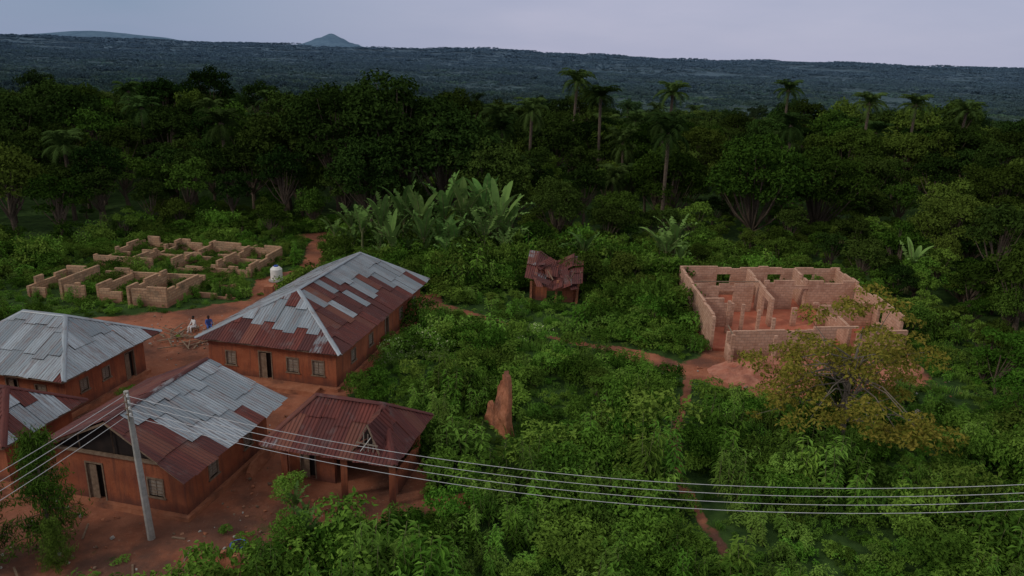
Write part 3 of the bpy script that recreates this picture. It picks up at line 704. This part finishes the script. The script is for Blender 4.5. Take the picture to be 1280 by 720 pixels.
for _ in range(40):
    nr=R_.random()<.7
    x,y=(R_.gauss(-24.5,1.8),R_.gauss(51.5,1.3)) if nr else (R_.uniform(-20,-9),R_.uniform(25,28)); a=R_.uniform(0,3.1); l=R_.uniform(.6,2.0)*(1 if nr else .5); bar(mb,(x,y,.02),(x+l*math.cos(a),y+l*math.sin(a),R_.uniform(.03,.2)),.08,.05,M_wood)
mb.obj("rubble")
par=empty("wooden_bench"); mb=MB()
for x in (-5.8,-4.6): mb.box((x,70.5,-.1),(.1,0,0),(0,.1,0),(0,0,.8),M_wood)
bar(mb,(-6.0,70.5,.7),(-4.3,70.6,.7),.35,.08,M_block2); bar(mb,(-6.0,70.5,.35),(-4.3,70.6,.35),.08,.1,M_block2); mb.obj("bench_frame",par)
par=empty("plastic_basin"); mb=MB(); c=(-11.6,27.4)
mb.tube([(c[0],c[1],.0),(c[0],c[1],.25)],[.2,.33],M_blue,18); mb.tube([(c[0],c[1],.25),(c[0],c[1],.27)],[.36,.36],M_blue,18); mb.tube([(c[0],c[1],.272),(c[0],c[1],.275)],[.3,.3],M_dark2,18); mb.obj("basin_shell",par)
# ------------------------------------------------------------ poles + wires
def pole(x,y,lx,ly,h):
    par=empty("utility_pole"); mb=MB()
    mb.tube([(x,y,-.3),(x+lx*.5,y+ly*.5,h*.5),(x+lx,y+ly,h)],[.17,.14,.10],M_conc,8); mb.obj("shaft",par)
    mb=MB()
    for k in range(4):
        z=h-.15-.3*k; X=x+lx*z/h; Y=y+ly*z/h
        mb.tube([(X+.09,Y-.12,z-.05),(X+.09,Y-.12,z+.06)],[.045,.045],M_white,8); mb.box((X-.1,Y-.14,z-.02),(.22,0,0),(0,.05,0),(0,0,.035),M_wood)
    mb.tube([(x+lx+.05,y+ly-.12,h-1.3),(x+lx+.05,y+ly-.12,h)],[.018,.018],M_wood,5); mb.obj("insulator_rack",par)
pole(-15.7,28.0,.25,-.9,7.6); pole(25.6,24.0,0,0,7.6); pole(-24,3.0,0,0,7.6)
def wire(a,b,sag,r=.012):
    pts=[]; a=Vector(a);b=Vector(b)
    for i in range(41):
        t=i/40; p=a.lerp(b,t); p.z-=sag*4*t*(1-t); pts.append(p)
    mb=MB(); mb.tube(pts,[r]*41,M_wire,5); return mb
par=empty("power_line")
for k in range(4):
    z=7.45-.3*k; wire((-15.4,27.0,z),(25.7,23.9,z-.05*k),2.15+.04*k).obj("wire",par)
    wire((-15.5,26.9,z),(-24,3,z),.8+.05*k).obj("wire",par)
# ------------------------------------------------------------ people
def person(name,loc,rz,joints,edges,rads,cloth,headp):
    par=empty(name,loc); par.rotation_euler=(0,0,rz)
    me=bpy.data.meshes.new("body"); me.from_pydata(joints,edges,[]); o=bpy.data.objects.new("body",me); link(o,par)
    o.modifiers.new("s",'SKIN'); 
    sv=me.skin_vertices[0].data
    for i,r in enumerate(rads): sv[i].radius=(r,r*.85)
    sv[0].use_root=True
    o.modifiers.new("ss",'SUBSURF').levels=1; o.modifiers['ss'].render_levels=2
    me.materials.append(cloth)
    mb=MB(); h=Vector(headp)
    mb.tube([h+Vector((0,.01,-.16)),h+Vector((0,0,-.1)),h,h+Vector((0,0,.08)),h+Vector((0,0,.12))],[.05,.075,.095,.08,.03],M_skin,12)
    mb.tube([h+Vector((0,-.02,.03)),h+Vector((0,-.015,.1)),h+Vector((0,-.01,.14))],[.1,.09,.03],M_hair,12)
    mb.tube([h+Vector((0,.085,-.02)),h+Vector((0,.12,-.03))],[.02,.012],M_skin,5)
    for s in (-1,1):
        mb.tube([h+Vector((s*.09,0,-.03)),h+Vector((s*.11,0,.02))],[.012,.02],M_skin,5)
    mb.obj("head",par)
    return par
J=[(0,0,.42),(0,.02,.6),(0,.05,.8),(0,.07,.97),(.19,.06,.9),(.24,.16,.66),(.14,.36,.56),(-.19,.06,.9),(-.24,.16,.66),(-.14,.36,.56),(.1,.05,.4),(.14,.45,.46),(.14,.5,.06),(.14,.63,.03),(-.1,.05,.4),(-.14,.45,.46),(-.14,.42,.06),(-.14,.55,.03),(.1,.44,.53),(-.1,.44,.53)]
E=[(0,1),(1,2),(2,3),(2,4),(4,5),(5,6),(2,7),(7,8),(8,9),(0,10),(10,11),(11,12),(12,13),(0,14),(14,15),(15,16),(16,17),(6,18),(9,19)]
Rr=[.15,.14,.16,.055,.075,.05,.035,.075,.05,.035,.1,.07,.045,.035,.1,.07,.045,.035,.025,.025]
def seat(x,y,rz):
    par=empty("wooden_stool",(x,y,0)); mb=MB()
    mb.box((-.2,-.2,.24),(.4,0,0),(0,.4,0),(0,0,.05),M_wood)
    for a,b in ((-.18,-.18),(.13,-.18),(-.18,.13),(.13,.13)): mb.box((a,b,-.05),(.05,0,0),(0,.05,0),(0,0,.29),M_wood)
    o=mb.obj("stool_frame",par); par.rotation_euler=(0,0,rz)
for x,y,rz,c in ((-24.3,53.2,2.5,M_cl1),(-23.3,53.4,-2.6,M_cl2)):
    person("seated_person",(x,y,0),rz,J,E,Rr,c,(0,.09,1.13)); seat(x,y,rz)
# ------------------------------------------------------------ vegetation prototypes
def mkcol(name,meshes):
    c=bpy.data.collections.new(name)
    for i,me in enumerate(meshes):
        o=bpy.data.objects.new("%s_%02d"%(name,i),me); c.objects.link(o)
    return c
def scatter(name,col,pts):
    me=bpy.data.meshes.new(name); me.from_pydata([p[:3] for p in pts],[],[])
    a=me.attributes.new("rot",'FLOAT_VECTOR','POINT'); a.data.foreach_set("vector",[c for p in pts for c in (0,0,p[3])])
    a=me.attributes.new("scl",'FLOAT_VECTOR','POINT'); a.data.foreach_set("vector",[c for p in pts for c in (p[4],p[4],p[5])])
    a=me.attributes.new("idx",'INT','POINT'); a.data.foreach_set("value",[p[6] for p in pts])
    o=link(bpy.data.objects.new(name,me))
    ng=bpy.data.node_groups.new(name,'GeometryNodeTree'); ng.interface.new_socket("Geometry",in_out='INPUT',socket_type='NodeSocketGeometry'); ng.interface.new_socket("Geometry",in_out='OUTPUT',socket_type='NodeSocketGeometry')
    gi=ng.nodes.new("NodeGroupInput"); go=ng.nodes.new("NodeGroupOutput"); io=ng.nodes.new("GeometryNodeInstanceOnPoints"); ci=ng.nodes.new("GeometryNodeCollectionInfo")
    ci.inputs['Collection'].default_value=col; ci.inputs['Separate Children'].default_value=True; ci.inputs['Reset Children'].default_value=True
    io.inputs['Pick Instance'].default_value=True
    def na(n,t):
        x=ng.nodes.new("GeometryNodeInputNamedAttribute"); x.data_type=t; x.inputs[0].default_value=n; return x.outputs[0]
    ng.links.new(gi.outputs[0],io.inputs['Points']); ng.links.new(ci.outputs[0],io.inputs['Instance'])
    ng.links.new(na("idx",'INT'),io.inputs['Instance Index']); ng.links.new(na("rot",'FLOAT_VECTOR'),io.inputs['Rotation']); ng.links.new(na("scl",'FLOAT_VECTOR'),io.inputs['Scale'])
    ng.links.new(io.outputs[0],go.inputs[0]); o.modifiers.new("inst",'NODES').node_group=ng
    return o
T1=make_tree("broadleaf_a",M_forest,10,4.2,3.0,26,95,.5,crad=(.2,.36))
T2=make_tree("broadleaf_b",M_forest,9,4.8,2.2,30,90,.48,crad=(.2,.36))
T3=make_tree("broadleaf_c",M_dark,12,4.4,3.6,28,95,.5,crad=(.2,.36))
T4=make_tree("broadleaf_d",M_shr,7,3.8,1.0,28,95,.42,crad=(.2,.34))
T5=make_tree("broadleaf_e",M_dark,9,3.8,2.4,24,100,.44,crad=(.2,.36))
T6=make_tree("broadleaf_f",M_shr,7.5,3.2,1.4,22,95,.40,crad=(.2,.34))
P1=make_palm("palm_a",9.5,24,3.6); P2=make_palm("palm_b",11,22,3.8); P3=make_palm("palm_c",7,26,3.8)
cF=mkcol("forest_tree",[T1,T2,T3,T4,T5,T6,P1,P2,P3])
def make_canopy(name,mat,W,n,hh):
    cen=[];rad=[]
    for i in range(n):
        x,y=rng.uniform(-W/2,W/2,2); r=rng.uniform(.05,.13)*W*.6; cen.append((x,y,hh*rng.uniform(.3,.85))); rad.append(r)
    return quads_mesh(name,clumpcloud(cen,rad,50,W*.052,sq=.8,up=.6),[mat])
C1=make_canopy("canopy_a",M_forest,30,34,7); C2=make_canopy("canopy_b",M_dark,30,34,8); C3=make_canopy("canopy_c",M_shr,30,28,6)
cC=mkcol("canopy",[C1,C2,C3])
B=[make_bush("b",M_bush,1.1,1.2,10,55,.17),make_bush("b",M_bush2,1.0,1.0,9,55,.19),make_bush("b",M_bush,1.5,1.9,15,60,.2),make_bush("b",M_bush2,.8,.8,7,50,.13),
   make_herb("h",M_bush2,1.6,9,.38),make_herb("h",M_bush,2.1,8,.48),make_grass("g",M_bush2,120,.8),make_bush("b",M_bush2,1.2,1.6,10,65,.16,flowers=.16),make_bush("b",M_shr,1.6,2.3,15,60,.22)]
cB=mkcol("undergrowth_plant",B)
# ------------------------------------------------------------ scatter forest
def vis(x,y,mar=10): return abs(x)<.74*y+mar
def jgrid(x0,x1,y0,y1,s):
    y=y0
    while y<y1:
        x=x0
        while x<x1:
            yield x+R_.uniform(-.48,.48)*s,y+R_.uniform(-.48,.48)*s
            x+=s
        y+=s
def clearing(x,y): return ((x-8)/38)**2+((y-300)/40)**2<1+.6*nse(x,y,.03,2)
pts=[]
for y0,y1,sp_ in ((38,128,5.2),(128,262,6.4)):
  for x,y in jgrid(-215,215,y0,y1,sp_):
    if not vis(x,y,12) : continue
    e=edge(x)
    if y<e+2: continue
    d=y-e; s=R_.uniform(.62,1.12)
    if d<8: s*=.72
    if x>24 and y<100: s*=.75
    if clearing(x,y): continue
    if x>-2 and x<34 and y<100: s*=.75
    nn=nse(x,y,.03,4)
    if y>105: s*=.97+.4*nn
    if y>128: s*=1.08
    r=R_.random()
    if r<.065 and d>14 and (y>115 or x<20): idx=R_.choice((6,7,8)); s=R_.uniform(.75,1.1)
    elif x>-2: idx=R_.choice((3,1,5,0,2,4,5)) if y<130 else R_.choice((3,1,4,0,2,4,2))
    elif x<-20: idx=R_.choice((0,1,2,4,5,2,4))
    else: idx=R_.choice((0,1,2,3,4,5,4))
    pts.append((x,y,terr(x,y)-.2,R_.uniform(0,6.28),s,s*R_.uniform(.75,1.2),idx))
for x,y in jgrid(-620,620,266,780,13):
    if not vis(x,y,20) or nse(x,y,.012,4)<-.3 or clearing(x,y): continue
    s=R_.uniform(.6,1.2); idx=R_.choice((0,1,2,4,5,3,1,2,0,6,7)); 
    pts.append((x,y,terr(x,y)-.5,R_.uniform(0,6.28),s*(1.3 if idx<6 else .9),s*R_.uniform(.75,1.05),idx))
scatter("forest",cF,pts)
pts=[]
for y0,y1,s,sc in ((245,760,20,.65),(760,1500,28,1.05),(1500,2800,50,1.85),(2800,4600,88,3.3),(4600,8000,155,5.6)):
    for x,y in jgrid(-.8*y1,.8*y1,y0,y1,s):
        if not vis(x,y,50) or clearing(x,y): continue
        k=sc*R_.uniform(.75,1.25); n=nse(x,y,.005,8)
        if y>500 and n<-.3 and R_.random()<.6: continue
        pts.append((x,y,terr(x,y)-1,R_.uniform(0,6.28),k,min(k,1.0+.15*k)*R_.uniform(.6,1.4)*(1+.8*max(-.6,n)),R_.choice((0,1,1)) if n>-.1 else R_.choice((0,2,2,1))))
scatter("distant_forest",cC,pts)
pts=[]
def blocked(x,y): return any(inpoly(x,y,P) for P in FOOT)
for x,y in jgrid(-60,60,20,94,.97):
    if not vis(x,y,5): continue
    if y>edge(x)+6: continue
    if blocked(x,y): continue
    so_=soil(x,y)
    near=min(segd(x,y,a,b)-w for P,w in PATHS[:4] for a,b in zip(P,P[1:]))
    if so_>.3:
        if so_>.85 and R_.random()>(.14 if y<30 else .04): continue
        if R_.random()>.3: continue
        if near<.8: continue
        pts.append((x,y,terr(x,y)-.05,R_.uniform(0,6.28),R_.uniform(.25,.6),R_.uniform(.25,.6),R_.choice((6,6,3,0,1)))); continue
    n=nse(x,y,.13,1)+.6*nse(x,y,.4,2); s=.8+.85*n+R_.uniform(-.15,.3)
    if -45<x<-22 and 55<y<84: s*=.55
    if -7<x<15 and 56<y<77: s*=1.3
    s=max(.65 if y<37 else .45,min(1.7,s))
    m2=nse(x,y,.22,17)
    if m2>.2: idx=R_.choice((4,5,4,6,1))
    elif m2<-.25: idx=R_.choice((6,3,6,0,1) if y>37 else (3,0,1,0))
    else: idx=R_.choice((0,0,1,2,2,3,0,4,8))
    if (y>60 and R_.random()<.25) : idx=8
    f=math.hypot(x+7,y-49)<3.4 or math.hypot(x-.5,y-54.5)<2.4
    if f and R_.random()<.35: idx=7; s=max(s,.9)
    if near<.9:
        if near<.25: continue
        s=min(s,.42); idx=R_.choice((0,3,6,3))
    if segd(x,y,(-.6,39.3),(-.3,34.5))<1.7: s=min(s,.42)
    if 0<x<7 and 57<y<63: s=min(s,.6)
    pts.append((x,y,terr(x,y)-.12,R_.uniform(0,6.28),s*R_.uniform(.8,1.2),s*R_.uniform(.65,1.4),idx))
scatter("undergrowth",cB,pts)
pts=[]
for x,y in jgrid(-60,60,28,96,2.9):
    if not vis(x,y,8) or blocked(x,y) or soil(x,y)>.05: continue
    if min(segd(x,y,a,b)-w for P,w in PATHS[:4] for a,b in zip(P,P[1:]))<2.2: continue
    if 0<x<8 and 55<y<65: continue
    e=edge(x)
    c=(y>e-5 and y<e+6) or (-1<x<15 and 60<y<78) or (x>29 and y>40 and x>31.5)
    if -24<x<-18 : continue
    if x<-5 and y<80: continue
    s=R_.uniform(.3,.55)
    if not c:
        if y<40 or R_.random()>.2: continue
        s*=.62
    elif R_.random()<.15: continue
    pts.append((x,y,terr(x,y)-.3,R_.uniform(0,6.28),s,s*R_.uniform(.75,1.2),R_.choice((3,3,1,5,5))))
scatter("shrub_belt",cF,pts)
# ------------------------------------------------------------ individual trees
def place(name,me,x,y,s=1,rz=None,sz=None):
    o=bpy.data.objects.new(name,me); o.location=(x,y,terr(x,y)-.1); o.rotation_euler=(0,0,R_.uniform(0,6.28) if rz is None else rz); o.scale=(s,s,sz or s); return link(o)
BT=make_tree("shade_tree_a",M_dark,18,7,5,54,140,.52,tr=.45,crad=(.16,.32)); BT2=make_tree("shade_tree_b",M_dark,15,6.5,3,54,140,.5,tr=.4,crad=(.16,.32)); BT3=make_tree("shade_tree_c",M_forest,15,7.5,1.2,74,140,.5,tr=.4,crad=(.15,.28))
for me_,x,y,s in ((BT,-22.5,94,1.0),(BT,-14.5,92,1.1),(BT2,-30,97,1.0),(BT2,-8.5,91,1.12),(BT2,-3,88,.85),(BT2,-18,88,.9),(BT3,30,90,.97),(BT3,39,93,.85),(BT3,48,80,.62),(BT3,12,84,.5),(BT2,5,83,.6),(BT3,20,96,.75),(BT3,62,95,.75)):
    place("shade_tree",me_,x,y,s)
TP=make_palm("tall_palm_a",17,26,3.9); TP2=make_palm("tall_palm_b",12.5,26,3.9)
for x,y,h in ((9.5,130,18.3),(13.5,122,16.3),(26,130,17),(53,150,17.5),(60,130,16.4),(69,132,16.3),(79,135,15.5)): place("oil_palm",TP,x,y,1,sz=(h-1.0-terr(x,y))/17)
for x,y,h in ((-13.7,96,13),(-77,150,11.5),(-39,100,11.3),(-3,110,12.3),(2,118,13),(-60,120,11),(43,118,12)): place("oil_palm",TP2,x,y,1,sz=h/12.5)
for x,y,s in ((6,126,.9),(16,128,.8),(22,124,.85),(31,128,.8),(47,140,.9),(56,126,.85),(65,126,.8),(74,130,.85),(38,122,.75),(-5,120,.85),(84,140,.8)): place("shade_tree",BT3 if R_.random()<.5 else BT2,x,y,s)
BA=[make_banana("banana_a",2.6,10,3.1),make_banana("banana_b",3.0,11,3.3),make_banana("banana_c",2.2,9,2.8)]
for x,y,s in ((-16,76,1.15),(-13.5,74,1.2),(-11.8,77.5,1.35),(-9.6,75,1.3),(-7.4,77.5,1.5),(-5.2,75.2,1.45),(-3.2,77.8,1.5),(-1.6,74.4,1.45),(-9,72.0,1.15),(-12.2,71.4,1.0),(-5.8,71.8,1.2),(-3,72.4,1.3),(-14.2,79,1.3),(-0.4,77.5,1.4),(-17.5,78,1.1),(-7.5,74,1.2),(-3.6,75,1.3),(15.2,73,1.2),(16.6,74.2,1.25),(7.2,73.5,1.0),(38.5,69,.9),(-9.6,29.4,.42),(-8.4,26.9,.45),(-7.2,28.2,.33)):
    place("banana_plant",R_.choice(BA),x,y,s)
cen=[];rad=[]
for i in range(105):
    a=rng.uniform(0,6.28); k=rng.uniform(0,1)**.55*5.9; z=2.2+7.5*(1-(k/6.8)**2)*rng.uniform(.1,1.0)+rng.uniform(-.8,.3)
    cen.append((math.cos(a)*k,math.sin(a)*k*.9,z)); rad.append(rng.uniform(.5,1.2))
V=clumpcloud(cen,rad,100,.26,sq=.6,up=.6); mb=MB()
mb.tube([(0,0,-.3),(.1,.0,1.3),(-.1,.1,2.6),(.1,.1,4.5),(.2,0,7.4)],[.22,.17,.15,.10,.04],M_bark2)
for c_ in cen[::2]:
    h=rng.uniform(1.4,5.5); s=Vector((0,.05,h)); e=Vector(c_); mid=s.lerp(e,.5)+Vector((0,0,.1*(e-s).length)); mb.tube([s,mid,e],[.055,.035,.012],M_bark2,5)
place("yellow_leaf_tree",quads_mesh("yellow_leaf_tree",V,[M_oli],extra=mb),19.3,38.6,1,0)
def feather(name,H,R):
    cs=[];ns=[];dv=[]; mb=MB(); mb.tube([(0,0,-.2),(.1,0,H*.5),(0,.05,H)],[.09,.06,.02],M_bark,6)
    for i in range(80):
        z=H*rng.uniform(.12,1); a=rng.uniform(0,6.28); l=R*(1.15-z/H)*rng.uniform(.5,1.1)+.25
        e=np.array([math.cos(a)*l,math.sin(a)*l,z+.1]); s=np.array([0,0,z-.1]); mb.tube([s,e],[.018,.006],M_bark,4)
        for k in range(90):
            t=rng.uniform(.1,1.05); p=s+(e-s)*t+rng.normal(size=3)*.13; cs.append(p-np.array([0,0,.08])); d=rng.normal(size=3)*.5+np.array([0,0,-1.0]); dv.append(d); ns.append(rng.normal(size=3))
    V=leaves(np.array(cs),np.array(ns),rng.uniform(.16,.34,len(cs)),asp=.16,dirv=np.array(dv)); return quads_mesh(name,V,[M_shr],extra=mb)
FT=feather("casuarina_a",5.2,1.3)
place("casuarina_sapling",FT,-19.6,27.0,1.1); place("casuarina_sapling",FT,-21.6,25.8,1.0); place("casuarina_sapling",FT,-18.6,25.8,.5)
SM=make_tree("small_tree_a",M_bush,4.2,1.9,1.0,16,110,.21,tr=.08); SM2=make_tree("small_tree_b",M_bush2,3.2,1.5,.6,13,110,.21,tr=.06)
for x,y,s in ((-1.0,70.3,1.1),(.8,69.5,.9),(-9.4,26.5,.6),(-7.0,25.6,.6),(-9.9,30.0,.55),(-3,50,.5),(27.5,34,.8),(31,40,1.1),(33,46,1.2),(9,61,.7),(11.5,57,.8),(-22.8,40,.4),(8.5,68,1),(2.5,47,.6),(6,42,.6),(14.5,34,.7)):
    place("small_tree",R_.choice((SM,SM2)),x,y,s)
# ------------------------------------------------------------ world, sun, camera
w=bpy.data.worlds.new("World"); SC.world=w; w.use_nodes=True; nt=w.node_tree; bg=nt.nodes['Background']; bg.inputs['Strength'].default_value=.11
sky=N(nt,"ShaderNodeTexSky",sky_type='NISHITA'); sky.sun_disc=False; sky.sun_elevation=math.radians(32); sky.sun_rotation=math.radians(245)
tc=N(nt,"ShaderNodeTexCoord"); sp=N(nt,"ShaderNodeSeparateXYZ"); nt.links.new(tc.outputs['Generated'],sp.inputs[0])
mp=N(nt,"ShaderNodeMapping"); mp.inputs['Scale'].default_value=(1.6,1.6,7); mp.inputs['Rotation'].default_value=(0,.5,.2); nt.links.new(tc.outputs['Generated'],mp.inputs[0])
cl=ramp(nt,nz(nt,mp.outputs[0],2.2,5,.5),.35,.65)
xr=ramp(nt,sp.outputs[0],-.45,.02)
low=mixc(nt,xr,(2.1,2.8,4.1),(4.1,4.15,5.5)); low=mixc(nt,mth(nt,'MULTIPLY',cl,.45),low,(2.7,3.1,4.6))
up_=mixc(nt,cl,(4.7,4.7,4.6),(6.5,6.4,6.1))
c=mixc(nt,ramp(nt,sp.outputs[2],.06,.6),low,up_)
c=mixc(nt,.93,sky.outputs[0],c); nt.links.new(c,bg.inputs[0])
sl=bpy.data.lights.new("sun",'SUN'); sl.energy=1.1; sl.angle=math.radians(10); sl.color=(1,.90,.75); so2=bpy.data.objects.new("sun",sl); link(so2)
d=Vector((-.85,-.40,.56)).normalized(); so2.rotation_euler=d.to_track_quat('Z','Y').to_euler()
cam=bpy.data.cameras.new("camera"); co=bpy.data.objects.new("camera",cam); link(co); cam.sensor_width=36; cam.lens=26; cam.clip_end=30000; cam.clip_start=.5
co.matrix_world=Matrix.Translation((0,0,21))@Matrix.Rotation(math.radians(90-17.4),4,'X')@Matrix.Rotation(math.radians(1.9),4,'Z')
SC.camera=co
SC.view_settings.view_transform='Standard'
